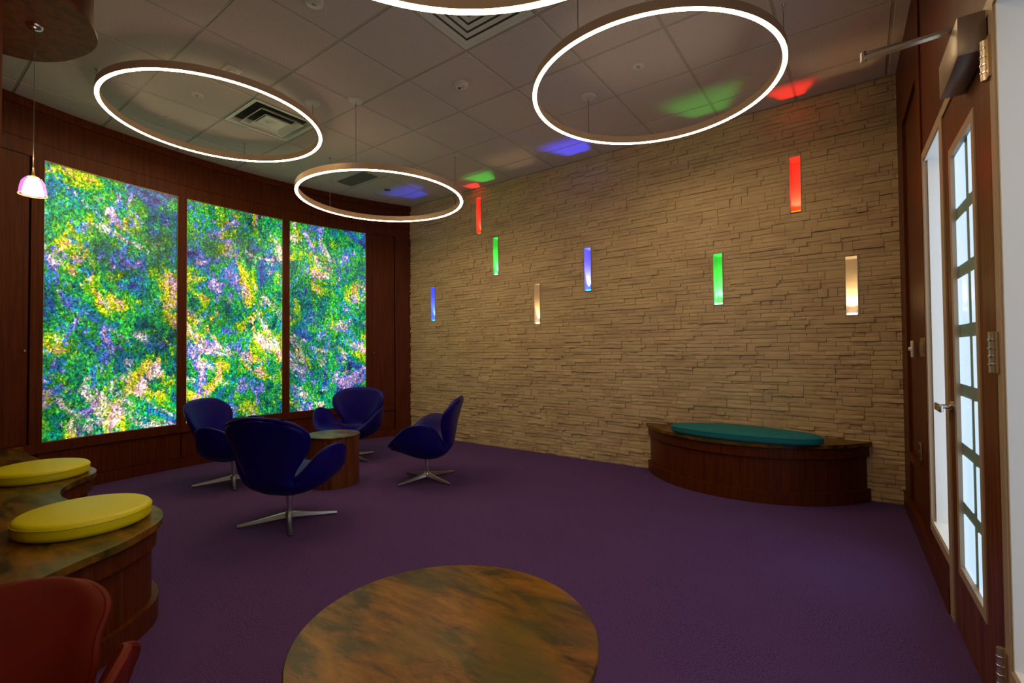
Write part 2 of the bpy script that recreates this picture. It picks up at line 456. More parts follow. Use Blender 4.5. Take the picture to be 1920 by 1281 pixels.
stones.sort(key=lambda s_: -(s_[1]-s_[0])*(s_[3]-s_[2])/(((s_[0]+s_[1])/2)**2+SY**2)**1.5)
for st in stones[:300]:
    b = MB(); cx, cz = (st[0]+st[1])/2, (st[2]+st[3])/2
    stone_geo(b, st, cx, cz); b.build('stone', 'stone', wb, (cx, SY, cz))
b = MB()
for st in stones[300:]: stone_geo(b, st, 0, 0)
o = b.build('stone_veneer', 'stone', wb, (0, SY, 0)); o['kind'] = 'stuff'

COLS = {'blue': ((.018, .05, 1.0), (.05, .45, 1.0)), 'violet': ((.045, .05, 1.0), (.05, .50, 1.0)), 'red': ((1.0, .012, .005), (1.0, .22, .01)),
        'green': ((.03, 1.0, .06), (.35, 1.0, .65)), 'warm': ((1.0, .62, .26), (1.0, .85, .60))}
for x, z, cn, lab, _ in NICH:
    t = thing('wall_niche_light', lab, 'wall light', (x+NW/2, SY, z), 0, 'coloured slot lights in the stone wall')
    b = MB(); a = NW/2; y0, y1 = -.012, ND; tk = .0035
    b.box(-a, -a+tk, y0, y1, 0, NH); b.box(a-tk, a, y0, y1, 0, NH); b.box(-a, a, y1-tk, y1, 0, NH)
    b.box(-a, a, y0, y1, 0, tk); b.box(-a, a, y0, y1, NH-tk, NH)
    b.build('recess_box', 'niche_lining', t)
    e1 = emitter('lamp_'+cn, COLS[cn][1], 3.5 if cn != 'red' else 1.6)
    MB().box(-a+.008, a-.008, .015, y1-.03, tk, .022).build('lamp_lens', e1, t)
    ld = bpy.data.lights.new('niche_lamp', 'SPOT'); ld.spot_size = math.radians(82); ld.spot_blend = .35; ld.shadow_soft_size = .012
    ld.color = COLS[cn][0]; ld.energy = {'warm': 13, 'red': 50, 'green': 34, 'blue': 80, 'violet': 125}[cn]
    lo = bpy.data.objects.new('niche_lamp', ld); COL.objects.link(lo); lo.parent = t; lo.location = (0, .070, .034)
    lo.rotation_euler = (math.radians(180-14), 0, 0)

# ------------------------------------------------------------------ curved wood wall with backlit panels
wl = holder('wall_left', 'curved dark cherry wood panelled wall', 'wall')
MB().arcbox(154.6, 216, 0, H+.05, AR+.045, AR+.16, 46).build('wall_core', 'wood', wl)
RF = AR+.001; RB = AR+.05
P = [(185.0, 196.36, 'tall backlit garden-pattern panel on the left, next to the pendant lamp'),
     (173.16, 184.15, 'tall backlit garden-pattern panel in the middle, behind the blue chairs'),
     (161.67, 172.32, 'tall backlit garden-pattern panel on the right, nearest the stone wall')]
ZT, ZB = 2.889, .457
MB().arcbox(154.8, 216, 3.02, H, RF, RB).build('frieze_board', 'wood', wl)
MB().arcbox(154.8, 216, H-.075, H, RF-.016, RF).build('crown_strip', 'wood', wl)
MB().arcbox(154.8, 216, ZT, 3.018, RF+.004, RB).build('rail', 'wood', wl)
MB().arcbox(157.4, 216, .372, ZB, RF-.002, RB).build('rail', 'wood', wl)
for a0, a1 in ((184.15, 185.0), (172.32, 173.16), (196.36, 197.25), (160.86, 161.67), (154.8, 157.3), (203.0, 204.0)):
    MB().arcbox(a0, a1, ZB+.001 if a1 > 158 else .101, ZT-.001, RF, RB).build('stile', 'wood', wl)
for a0, a1 in ((157.45, 161.4), (161.7, 172.6), (172.7, 184.5), (184.6, 196.6), (196.7, 216)):
    MB().arcbox(a0, a1, .105, .367, RF+.016, RB).build('lower_panel', 'wood', wl)
MB().arcbox(154.8, 216, 0, .10, RF-.012, RB).build('baseboard', 'wood', wl)
MB().arcbox(157.42, 160.8, ZB+.004, ZT-.004, RF+.012, RB).build('access_door', 'wood', wl)
MB().arcbox(197.35, 202.9, ZB+.004, ZT-.004, RF+.012, RB).build('access_door', 'wood', wl)
for a_, z_ in ((160.55, 1.20), (197.6, 1.245)):
    aa = math.radians(a_); px, py = AC[0]+(RF+.008)*math.cos(aa), AC[1]+(RF+.008)*math.sin(aa)
    b = MB().lathe([(.0, -.012), (.008, -.012), (.011, -.006), (.011, .012), (0, .012)], n=16)
    b.build('door_lock', 'steel', wl, (px, py, z_), (0, PI/2, aa))
for k, (a0, a1, lab) in enumerate(P):
    am = math.radians((a0+a1)/2)
    t = thing('backlit_panel', lab, 'light box', (AC[0]+RF*math.cos(am), AC[1]+RF*math.sin(am), ZB), 0, 'backlit panels in the curved wall')
    ox, oy, oz = t.location
    def sh(b, o=(ox, oy, oz)): b.v = [(v[0]-o[0], v[1]-o[1], v[2]-o[2]) for v in b.v]; return b
    sh(MB().arcbox(a0+.06, a1-.06, ZB+.006, ZT-.006, RF+.020, RF+.030, 16)).build('artwork_glass', art_material(1.7+k*4.37), t)
    b = MB()
    for q0, q1, q2, q3 in ((a0, a1, ZB, ZB+.006), (a0, a1, ZT-.006, ZT), (a0, a0+.06, ZB, ZT), (a1-.06, a1, ZB, ZT)): b.arcbox(q0, q1, q2, q3, RF+.008, RF+.036)
    sh(b).build('panel_edge', 'brass', t)

# ------------------------------------------------------------------ right wall (slightly angled), built in its own frame: y = along, x = depth behind the face
RW = holder('wall_right', 'dark cherry wood panelled wall with doorway and narrow side windows', 'wall')
RA = math.atan(.029)
RW.location = (.403, 0, 0); RW.rotation_euler = (0, 0, RA)
def rw(b, name, mt, par=RW): return b.build(name, mt, par)
DL, DR = 2.845, 2.045           # door: latch and hinge edge
W1a, W1b = 2.925, 3.42          # far side window
W2a, W2b = .95, 1.99            # near side window
SILL, HEAD, DT = .265, 2.245, 2.24
b = MB()
b.box(.03, .2, W1b+.02, 5.2, 0, H+.05); b.box(.03, .2, -3.2, 5.2, HEAD+.045, H+.05)
b.box(.03, .2, W1a, W1b+.02, 0, SILL-.02)
b.box(.03, .2, W2a, W2b, 0, SILL-.02)
rw(b, 'wall_core', 'wood')
b = MB().box(.0, .2, -3.2, W2a-.06, 0, H); rw(b, 'plaster_wall', 'white_paint')
# panelling
rw(MB().box(0, .03, 4.42, 4.80, .12, H), 'stile', 'wood')
rw(MB().box(0, .03, 3.50, 3.70, .12, H), 'stile', 'wood')
rw(MB().box(0, .03, 3.705, 4.415, 2.83, H), 'rail', 'wood')
rw(MB().box(0, .03, 3.705, 4.415, .41, .475), 'rail', 'wood')
rw(MB().box(.018, .03, 3.705, 4.415, .48, 2.825), 'panel', 'wood')
rw(MB().box(.018, .03, 3.705, 4.415, .125, .405), 'panel', 'wood')
rw(MB().box(0, .03, W2a-.06, 3.495, HEAD+.05, H), 'header_panel', 'wood')
rw(MB().box(-.008, .012, 3.47, 3.495, .2, H), 'cover_bead', 'wood')
rw(MB().box(0, .03, W1a, 3.495, .20, SILL-.045), 'lower_panel', 'wood')
rw(MB().box(-.012, .03, W1a, 4.80, 0, .12), 'baseboard', 'wood')
rw(MB().box(-.007, .03, W1a, 3.495, .12, .197), 'baseboard', 'wood')
rw(MB().box(0, .03, W2a, W2b, 0, SILL-.045), 'lower_panel', 'white_paint')
# shared pale frame: head, posts
rw(MB().box(-.006, .14, W2a-.06, W1b+.045, HEAD, HEAD+.045), 'frame_head', 'beige_frame')
rw(MB().box(-.006, .14, DL+.003, W1a, 0, HEAD), 'frame_post', 'beige_frame')
rw(MB().box(-.006, .14, W2b, DR-.006, 0, HEAD), 'frame_post', 'beige_frame')
for nm, a, b_, lab in (('window_1', W1a, W1b, 'narrow side window with white reveal between panelling and door'), ('window_2', W2a, W2b, 'tall white side window at the right edge beside the door hinges')):
    wn = holder(nm, lab, 'window'); wn.location = RW.location; wn.rotation_euler = RW.rotation_euler
    b = MB(); b.box(-.006, .14, a, b_, SILL-.045, SILL); 
    if nm == 'window_1': b.box(-.006, .012, b_, b_+.045, SILL-.045, HEAD)
    rw(b, 'window_frame', 'beige_frame', wn)
    b = MB(); b.box(.0, .20, a+.001, b_-.001, SILL+.001, SILL+.01); b.box(.0, .20, a+.001, b_-.001, HEAD-.01, HEAD-.001)
    b.box(.013 if nm == 'window_1' else .0, .20, b_-.014, b_-.001, SILL+.01, HEAD-.01); b.box(.0, .20, a+.001, a+.012, SILL+.01, HEAD-.01)
    rw(b, 'window_reveal', 'white_paint', wn)
    rw(MB().box(.195, .202, a+.012, b_-.014, SILL+.01, HEAD-.01), 'window_pane', emitter('daylight_'+nm, (.72, .86, 1.0), DAY*(1.9 if nm == 'window_1' else .85)), wn)

# door
dr = holder('door_1', 'cherry wood door with a tall divided frosted window and closer', 'door'); dr.location = RW.location; dr.rotation_euler = RW.rotation_euler
G0, G1, GZ0, GZ1 = 2.27, 2.72, .268, 2.05
b = MB(); b.box(.0, .045, DR, G0, .008, DT); b.box(.0, .045, G1, DL, .008, DT); b.box(.0, .045, G0, G1, .008, GZ0); b.box(.0, .045, G0, G1, GZ1, DT)
rw(b, 'door_leaf', 'wood_warm', dr)
b = MB(); k = .038
for q in ((G0, G1, GZ0, GZ0+k), (G0, G1, GZ1-k, GZ1), (G0, G0+k, GZ0+k, GZ1-k), (G1-k, G1, GZ0+k, GZ1-k)): b.box(-.005, .012, *q)
rw(b, 'glazing_bead', 'beige_frame', dr)
rw(MB().box(.0125, .0135, G0+k, G1-k, GZ0+k, GZ1-k), 'muntin_grid', 'muntin', dr)
pane = mat('frosted_pane', (.5, .6, .7, 1), .12, emit=((.56, .80, 1.0, 1), .92))
rows = 7; gz0, gz1 = GZ0+k+.004, GZ1-k-.004; ph = (gz1-gz0)/rows; mid = 2.475
for r_ in range(rows):
    z0 = gz0+r_*ph+(.026 if r_ else 0); z1 = gz0+(r_+1)*ph-(.026 if r_ < rows-1 else 0)
    for y0, y1 in ((G0+k+.002, mid-.034), (mid+.034, G1-k-.002)):
        rw(MB().box(.0085, .0125, y0, y1, z0, z1), 'pane', pane, dr)
for z0, z1 in ((2.04, 2.165), (1.135, 1.26), (.165, .30)):
    h = MB().lathe([(.0, 0), (.0105, .0), (.0105, z1-z0), (0, z1-z0)], n=16).build('hinge', 'satin_nickel', dr, (-.014, DR+.002, z0))
    b = MB()
    for q in range(1, 5):
        zz = (z1-z0)*q/5; b.lathe([(.0105, zz-.004), (.0125, zz-.0025), (.0125, zz+.0025), (.0105, zz+.004)], n=16)
    b.build('hinge_knuckle', 'steel', h)
    MB().box(.001, .0135, -.034, -.006, 0, z1-z0).build('hinge_leaf', 'brass', h)
hb = MB().lathe([(0, 0), (.026, 0), (.026, .006), (.020, .010), (.010, .012), (.010, .055), (0, .055)], n=24)
hd = hb.build('door_handle', 'steel', dr, (0, DL-.05, .955), (0, -PI/2, 0))
lv = MB().rounded_box(-.016, .016, -.115, .012, .045, .060, .005).build('lever', 'steel', hd)
rw(MB().box(-.002, .0, DL-.028, DL+.001, .97, 1.10), 'latch_plate', 'brass', dr)
# closer and arm
cl = MB().rounded_box(-.072, -.001, 2.07, 2.40, 2.15, 2.278, .006).build('door_closer', 'closer_paint', dr)
b = MB(); e1 = Vector((-.306, 2.217, 2.302)); e0 = Vector((-.050, 2.19, 2.302)); e2 = Vector((-.010, 2.235, 2.322))
def bar(b, p, q, w_, t_):
    d = (q-p).normalized(); s_ = d.cross(Vector((0, 0, 1))).normalized()*w_/2; u_ = Vector((0, 0, t_/2))
    b.hexa([p-s_-u_, q-s_-u_, q+s_-u_, p+s_-u_, p-s_+u_, q-s_+u_, q+s_+u_, p+s_+u_])
bar(b, e0, e1, .024, .012); b.build('closer_arm', 'steel', cl)
b = MB(); bar(b, e2, e1+Vector((0, 0, .016)), .020, .010); b.build('closer_arm', 'steel', cl)
MB().lathe([(0, -.012), (.011, -.012), (.011, .024), (0, .024)], n=16).build('closer_elbow', 'steel', cl, e1)
MB().rounded_box(-.014, 0, 2.20, 2.27, 2.30, 2.34, .004).build('arm_shoe', 'closer_paint', cl)
MB().lathe([(0, -.026), (.014, -.026), (.014, .006), (0, .006)], n=16).build('closer_spindle', 'closer_paint', cl, e0)

# switches
def rloc(d, y, z): return (.403-.029*y+d, y, z)
t = thing('dimmer_switch', 'small pale wall switch with round knob on the panelling right of the stone wall', 'switch', rloc(-.001, 4.07, 1.205), RA)
MB().rounded_box(-.010, .0, -.036, .036, -.055, .055, .003).build('cover_plate', 'white_plastic', t)
MB().lathe([(0, 0), (.014, 0), (.012, .014), (0, .014)], n=20).build('knob', 'white_plastic', t, (-.010, 0, 0), (0, -PI/2, 0))
t = thing('switch_plate', 'brown metal plate with three rocker switches beside the narrow side window', 'switch', rloc(-.001, 3.60, 1.215), RA)
MB().rounded_box(-.006, .0, -.085, .085, -.055, .055, .002).build('cover_plate', 'brass', t)
for q in (-.05, 0, .05): MB().rounded_box(-.011, -.006, q-.016, q+.016, -.033, .033, .002).build('rocker', 'closer_paint', t)
t = thing('wall_outlet', 'slim outlet plate low on the panelling behind the curved bench', 'outlet', rloc(.015, 3.95, .556), RA)
MB().rounded_box(-.007, .002, -.036, .036, -.055, .055, .002).build('cover_plate', 'closer_paint', t)
for q in (-.024, .024): MB().rounded_box(-.010, -.006, -.017, .017, q-.016, q+.016, .002).build('socket', 'black_rubber', t)

# room behind the camera
o = MB().box(-6.4, .6, -3.3, -3.2, 0, H+.05).build('wall_front', 'white_paint'); structure(o, 'plain wall behind the viewer', 'wall')
# post and partition the built-in bench runs into
o = MB().box(-2.42, -2.205, -.45, .245, 0, H).build('wall_end', 'wood'); structure(o, 'dark wood end post at the left edge', 'wall')
o = MB().box(-6.1, -2.42, -.45, -.30, 0, H).build('wall_partition', 'wood'); structure(o, 'wood partition behind the serpentine bench', 'wall')

# ------------------------------------------------------------------ helpers for curved benches
def smooth_path(pts, n=6):
    out = []; N = len(pts)
    for i in range(N-1):
        p0 = Vector(pts[max(i-1, 0)]); p1 = Vector(pts[i]); p2 = Vector(pts[i+1]); p3 = Vector(pts[min(i+2, N-1)])
        for k in range(n):
            t_ = k/n
            out.append(.5*((2*p1)+(-p0+p2)*t_+(2*p0-5*p1+4*p2-p3)*t_*t_+(-p0+3*p1-3*p2+p3)*t_**3))
    out.append(Vector(pts[-1])); return out
def offset(path, d):   # towards the left of travel
    r_ = []
    for i, p in enumerate(path):
        t_ = (path[min(i+1, len(path)-1)]-path[max(i-1, 0)]).normalized()
        r_.append(p+Vector((-t_.y, t_.x))*d)
    return r_
def bench(name, label, path, close, ztop, group=None):
    t = thing(name, label, 'bench', (path[len(path)//2].x, path[len(path)//2].y, 0))
    o = t.location
    def poly(d):
        q = offset(path, d)
        return [(p.x-o.x, p.y-o.y) for p in q]+[(x_-o.x, y_-o.y) for x_, y_ in close]
    MB().prism(poly(0), ztop-.030, ztop, True).build('bench_top', 'stone_laminate', t)
    MB().prism(poly(.022), ztop-.115, ztop-.0305, True).build('fascia', 'wood', t)
    MB().prism(poly(.042), .1005, ztop-.1155, True).build('bench_body', 'wood', t)
    MB().prism(poly(.016), 0, .10, True).build('plinth', 'wood', t)
    return t
# right bench: lens against the stone wall
cx0, cy0, rr0 = -.85, 5.15, 1.02
a0 = math.asin((SY-.036-cy0)/rr0)
arc = [Vector((cx0+rr0*math.cos(a), cy0+rr0*math.sin(a))) for a in [PI-a0+(2*a0+PI)*k_/60 for k_ in range(61)]]
bench('curved_bench', 'half-moon wooden bench with a dark stone top against the stone wall', arc, [], .472)
# left bench: serpentine
LP = [(-2.205, .26), (-2.25, .355), (-2.32, .47), (-2.39, .605), (-2.47, .70), (-2.56, .785), (-2.67, .835), (-2.80, .855), (-2.95, .835), (-3.08, .76), (-3.19, .685), (-3.31, .635), (-3.42, .62),
      (-3.54, .63), (-3.62, .65), (-3.70, .685), (-3.78, .735), (-3.86, .80), (-3.93, .855), (-4.02, .89), (-4.12, .90), (-4.25, .885), (-4.42, .82), (-4.6, .77), (-4.8, .745), (-5.05, .73), (-5.3, .735), (-5.56, .76)]
lp = smooth_path(LP, 5)
lp = [p for p in lp]
bench('serpentine_bench', 'serpentine wooden bench with mottled brown top along the left edge', lp, [(-5.62, .3), (-5.68, -.28), (-2.46, -.28), (-2.44, .245)], .455)

def cushion(name, label, mt, rx, ry, h, loc, rz=0, edge=.022):
    n = 64; prof = []
    for k in range(7):
        a = PI/2*k/6; prof.append((1-(edge/ry)*(1-math.sin(a)), edge*(1-math.cos(a))))
    prof = [(.0, 0), (.5, 0)]+prof+[(1.0, h*.55)]
    for k in range(7):
        a = PI/2*k/6; prof.append((1-(edge*1.4/ry)*(1-math.cos(a)), h-.012-edge+edge*math.sin(a)))
    prof += [(.75, h-.005), (.45, h), (0, h)]
    b = MB(); vs = []; fs = []; M_ = len(prof)
    for i in range(n):
        a = 2*PI*i/n
        for q, z_ in prof: vs.append((q*rx*math.cos(a), q*ry*math.sin(a), z_))
    for i in range(n):
        j = (i+1) % n
        for k in range(M_-1): fs.append((i*M_+k, j*M_+k, j*M_+k+1, i*M_+k+1))
    b.add(vs, fs, True)
    t = thing(name, label, 'cushion', loc, rz)
    o = b.build('cushion_body', mt, t)
    MB().tube([(1.002*rx*math.cos(2*PI*i/64)*(1-.004), 1.002*ry*math.sin(2*PI*i/64)*(1-.004), h*.62) for i in range(64)], .0028, 6, True).build('seam', mt, t)
    return t
cushion('round_cushion', 'round yellow seat cushion on the front lobe of the serpentine bench', 'yellow_vinyl', .236, .236, .085, (-2.797, .582, .456))
cushion('round_cushion', 'round yellow seat cushion further back, nearer the curved wall', 'yellow_vinyl', .232, .232, .085, (-4.09, .636, .456))
cushion('oval_cushion', 'long oval teal cushion on the half-moon bench', 'teal_fabric', .585, .225, .085, (-.815, 4.34, .473), -.03)

# ------------------------------------------------------------------ tables
t = thing('drum_table', 'small round wooden drum table between the four blue chairs', 'table', (-3.96, 2.566, 0))
MB().lathe([(.232, 0), (.234, .002), (.234, .438)], n=64).build('drum_body', 'wood_warm', t)
MB().lathe([(.236, .4385), (.240, .442), (.240, .452), (.237, .455)], n=64).build('table_top', 'stone_laminate', t)
t = thing('drum_table', 'large round table with mottled amber brown top in the foreground', 'table', (-.91, .935, 0))
MB().lathe([(.385, 0), (.387, .002), (.387, .436)], n=96).build('drum_body', 'wood_warm', t)
MB().lathe([(.399, .4365), (.403, .441), (.403, .451), (.400, .455)], n=96).build('table_top', 'stone_laminate', t)

# ------------------------------------------------------------------ swan-shaped swivel chairs (front = +y)
ROWS = [  # centre y, centre z, then control points outwards (x, dy, z)
 (.335, .335, [(.05, .335, .336), (.09, .332, .338), (.13, .326, .342)]),
 (.315, .345, [(.09, .315, .344), (.17, .308, .350), (.235, .290, .365)]),
 (.25,  .345, [(.11, .25, .343), (.235, .235, .365), (.322, .198, .458)]),
 (.16,  .330, [(.12, .16, .330), (.275, .14, .375), (.368, .103, .532)]),
 (.06,  .310, [(.13, .06, .313), (.285, .04, .375), (.382, .013, .560)]),
 (-.03, .300, [(.12, -.03, .303), (.278, -.043, .372), (.368, -.070, .556)]),
 (-.10, .300, [(.10, -.105, .303), (.225, -.12, .352), (.328, -.138, .515)]),
 (-.155, .310, [(.08, -.158, .312), (.168, -.165, .328), (.245, -.178, .410)]),
 (-.195, .345, [(.07, -.197, .345), (.130, -.198, .346), (.175, -.198, .350)]),
 (-.22, .40,  [(.08, -.218, .402), (.140, -.210, .405), (.185, -.200, .410)]),
 (-.24, .48,  [(.10, -.235, .482), (.175, -.220, .485), (.235, -.195, .49)]),
 (-.26, .57,  [(.12, -.253, .572), (.215, -.235, .575), (.290, -.200, .58)]),
 (-.285, .66, [(.12, -.278, .660), (.230, -.258, .658), (.308, -.225, .655)]),
 (-.305, .73, [(.11, -.300, .728), (.212, -.285, .720), (.288, -.260, .704)]),
 (-.318, .765, [(.08, -.315, .763), (.170, -.306, .756), (.238, -.292, .740)]),
 (-.322, .774, [(.04, -.321, .773), (.10, -.319, .771), (.15, -.314, .764)])]
def cr(p0, p1, p2, p3, t_): return .5*((2*p1)+(-p0+p2)*t_+(2*p0-5*p1+4*p2-p3)*t_*t_+(-p0+3*p1-3*p2+p3)*t_**3)
def dens(pts, n):
    out = []; N = len(pts)
    for i in range(N-1):
        p0 = pts[i-1] if i > 0 else pts[0]*2-pts[1]; p3 = pts[i+2] if i+2 < N else pts[-1]*2-pts[-2]
        for k in range(n): out.append(cr(p0, pts[i], pts[i+1], p3, k/n))
    out.append(pts[-1]); return out
def swan_grid(fill=0):
    ctrl = []
    for q_, (y, z, side) in enumerate(ROWS):
        if fill and 6 <= q_ <= 10:   # shallower notch between arm and back
            f_ = fill*(.35, .8, 1, .9, .4)[q_-6]; side = [(p[0]*(1+.62*f_), p[1]+(.02 if n_ == 2 else 0)*f_, p[2]+(.055 if n_ == 2 else .01)*f_) for n_, p in enumerate(side)]
        r_ = [Vector((-p[0], p[1], p[2])) for p in side[::-1]]+[Vector((0, y, z))]+[Vector(p) for p in side]
        ctrl.append(r_)
    rows_ = [dens(r_, 4) for r_ in ctrl]
    cols = [dens([r_[c] for r_ in rows_], 4) for c in range(len(rows_[0]))]
    return [[cols[c][r_] for c in range(len(cols))] for r_ in range(len(cols[0]))]
def make_swan(label, leather, group=None, tilt=0, fill=0, name='swivel_chair'):
    t = thing(name, label, 'chair', (0, 0, 0), 0, group)
    g = swan_grid(fill); ct, st_ = math.cos(tilt), math.sin(tilt)
    g = [[Vector((v.x, v.y*ct-(v.z-.3)*st_, .3+v.y*st_+(v.z-.3)*ct)) for v in r_] for r_ in g]; NR, NC = len(g), len(g[0])
    nor = [[None]*NC for _ in range(NR)]
    for r_ in range(NR):
        for c in range(NC):
            a = g[min(r_+1, NR-1)][c]-g[max(r_-1, 0)][c]; b_ = g[r_][min(c+1, NC-1)]-g[r_][max(c-1, 0)]
            nn = b_.cross(a)
            nor[r_][c] = -nn.normalized() if nn.length > 1e-9 else Vector((0, 0, 1))
    # make the normals face the sitter (up / forward)
    if nor[NR//3][NC//2].z < 0:
        nor = [[-n_ for n_ in r_] for r_ in nor]
    vs = []; fs = []
    e = .013
    def thick(r_, c):
        u_ = abs(c-(NC-1)/2)/((NC-1)/2); v_ = r_/(NR-1)
        edge = min((1-u_)*5, v_*8, (1-v_)*8, 1); edge = max(edge, 0)**.5
        seat = math.exp(-((v_-.33)/.20)**2)*(1-u_**2)
        return e*2+edge*(.018+.062*seat)
    for r_ in range(NR):
        for c in range(NC):
            u_ = abs(c-(NC-1)/2)/((NC-1)/2); v_ = r_/(NR-1)
            pf = min((1-u_)*6, v_*10, (1-v_)*10, 1); vs.append(g[r_][c]+nor[r_][c]*(e+.010*max(pf, 0)**.5))
    o = len(vs)
    for r_ in range(NR):
        for c in range(NC): vs.append(g[r_][c]+nor[r_][c]*e-nor[r_][c]*thick(r_, c))
    for r_ in range(NR-1):
        for c in range(NC-1):
            i = r_*NC+c; fs.append((i, i+1, i+NC+1, i+NC)); fs.append((o+i, o+i+NC, o+i+NC+1, o+i+1))
    per = [(0, c) for c in range(NC)]+[(r_, NC-1) for r_ in range(1, NR)]+[(NR-1, c) for c in range(NC-2, -1, -1)]+[(r_, 0) for r_ in range(NR-2, 0, -1)]
    n_ = len(per)
    for k in range(n_):
        (r1, c1), (r2, c2) = per[k], per[(k+1) % n_]; i, j = r1*NC+c1, r2*NC+c2; fs.append((i, j, o+j, o+i))
    MB().add(vs, fs, True).build('seat_shell', leather, t)
    MB().tube([g[a][b_] for a, b_ in per], e*1.06, 8, True).build('edge_roll', leather, t)
    # base
    MB().lathe([(0, .215), (.085, .215), (.085, .222), (.04, .25), (0, .25)], n=32).build('seat_mount', 'black_rubber', t)
    MB().lathe([(.018, .05), (.018, .13), (.023, .135), (.023, .225)], n=24).build('column', 'aluminium', t)
    MB().lathe([(.0, .035), (.03, .035), (.032, .045), (.028, .062), (.018, .075), (0, .075)], n=24).build('hub', 'aluminium', t)
    return t
def add_legs(t, a0):
    first = None
    for k in range(4):
        if first is None:
            b = MB(); sec = [(.01, .017, .030, .066), (.06, .016, .028, .060), (.20, .013, .018, .038), (.325, .010, .010, .022)]
            vs = []; fs = []
            for x_, hw, zb, zt in sec: vs += [(x_, -hw, zb), (x_, hw, zb), (x_, hw*.7, zt), (x_, -hw*.7, zt)]
            for s_ in range(3):
                for q in range(4): fs.append((s_*4+q, s_*4+(q+1) % 4, s_*4+4+(q+1) % 4, s_*4+4+q))
            fs += [(0, 1, 2, 3), (12, 13, 14, 15)]
            l = b.add(vs, fs).build('leg', 'aluminium', t)
            MB().lathe([(0, 0), (.009, 0), (.009, .011), (0, .011)], c=(.315, 0), n=12).build('foot', 'black_rubber', l)
            first = l
        else:
            l = first.copy(); COL.objects.link(l); l.parent = t
            f_ = first.children[0].copy(); COL.objects.link(f_); f_.parent = l
        l.rotation_euler = (0, 0, a0+k*PI/2)
def place_swan(label, x, y, face, legs, leather='blue_leather', group='blue swivel chairs around the drum table', tilt=0, sc=1, fill=0):
    """face: direction of the seat front in degrees, legs: direction of one leg"""
    global proto
    t = make_swan(label, leather, group, tilt, fill)
    t.location = (x, y, 0); t.scale = (sc, sc, sc); t.rotation_euler = (0, 0, math.radians(face-90))
    add_legs(t, math.radians(legs-(face-90)))
    return t
place_swan('blue swivel chair nearest the viewer, seen from behind, in front of the drum table', -3.335, 1.81, 115, 63)
place_swan('blue swivel chair on the left, in front of the middle backlit panel', -4.755, 2.045, 36, 68)
place_swan('blue swivel chair on the right, seen from the side before the stone wall', -3.33, 3.157, 214, 84)
place_swan('blue swivel chair at the back, facing the viewer behind the drum table', -4.715, 3.27, -60, 0)
place_swan('orange red swivel chair cut off by the bottom left corner', -1.530, .052, 340, 30, 'orange_leather', None, math.radians(16), .875, .9)

# ------------------------------------------------------------------ ring lamps
ring_em = emitter('ring_glow', (1.0, .72, .38), RING)
def ring(label, cx, cy, z, anchors, feed):
    r = .80
    t = thing('ring_lamp', label, 'ceiling lamp', (cx, cy, z), 0, 'suspended glowing ring lamps')
    n = 160; w2 = .014; hh = .060
    def band(prof):
        b = MB(); vs = []; fs = []; m_ = len(prof)
        for i in range(n):
            a = 2*PI*i/n
            for q, z_ in prof: vs.append(((r+q)*math.cos(a), (r+q)*math.sin(a), z_))
        for i in range(n):
            j = (i+1) % n
            for k in range(m_): fs.append((i*m_+k, j*m_+k, j*m_+(k+1) % m_, i*m_+(k+1) % m_))
        return b.add(vs, fs, False)
    band([(-w2, .0045), (w2, .0045), (w2, hh), (-w2, hh)]).build('ring_housing', 'ring_metal', t)
    band([(-w2+.001, .004), (-w2+.001, .002), (-w2+.003, 0), (w2-.003, 0), (w2-.001, .002), (w2-.001, .004)]).build('ring_diffuser', ring_em, t)
    for k, a in enumerate(anchors):
        a = math.radians(a); px, py = r*math.cos(a), r*math.sin(a)
        top = H-z+.002
        c = MB().tube([(px, py, hh), (px, py, top-.02)], .0022, 6).build('cable', 'cable', t)
        MB().lathe([(0, top-.05), (.006, top-.045), (.006, top-.012), (.012, top-.008), (.012, top), (0, top)], c=(px, py), n=12).build('cable_grip', 'steel', c)
        if k == feed:
            MB().lathe([(0, top-.016), (.02, top-.018), (.055, top-.014), (.062, top-.003), (.062, top), (0, top)], c=(px, py), n=32).build('canopy', 'white_plastic', t)
    return t
def ang(cx, cy, p): return math.degrees(math.atan2(p[1]-cy, p[0]-cx))
c3 = (-3.884, 3.081); c1 = (-4.40, 1.772); c2 = (-1.124, 3.168); c4 = (-.646, .656)
ring('glowing ring lamp on the left, hung close under the ceiling before the left backlit panel', *c1, 3.179, [ang(*c1, (-3.80, 2.2)), ang(*c1, (-4.58, 1.02)), ang(*c1, (-5.12, 2.32))], 0)
ring('glowing ring lamp hung low over the blue chairs', *c3, 2.756, [ang(*c3, (-3.378, 2.379)), ang(*c3, (-4.67, 3.0)), ang(*c3, (-3.56, 3.82))], 0)
ring('glowing ring lamp on the right, before the stone wall', *c2, 2.978, [ang(*c2, (-1.86, 3.61)), ang(*c2, (-1.26, 2.4)), ang(*c2, (-.35, 3.35))], 0)
ring('glowing ring lamp nearest the viewer, cut off by the top edge', *c4, 2.454, [100, 220, 340], 1)

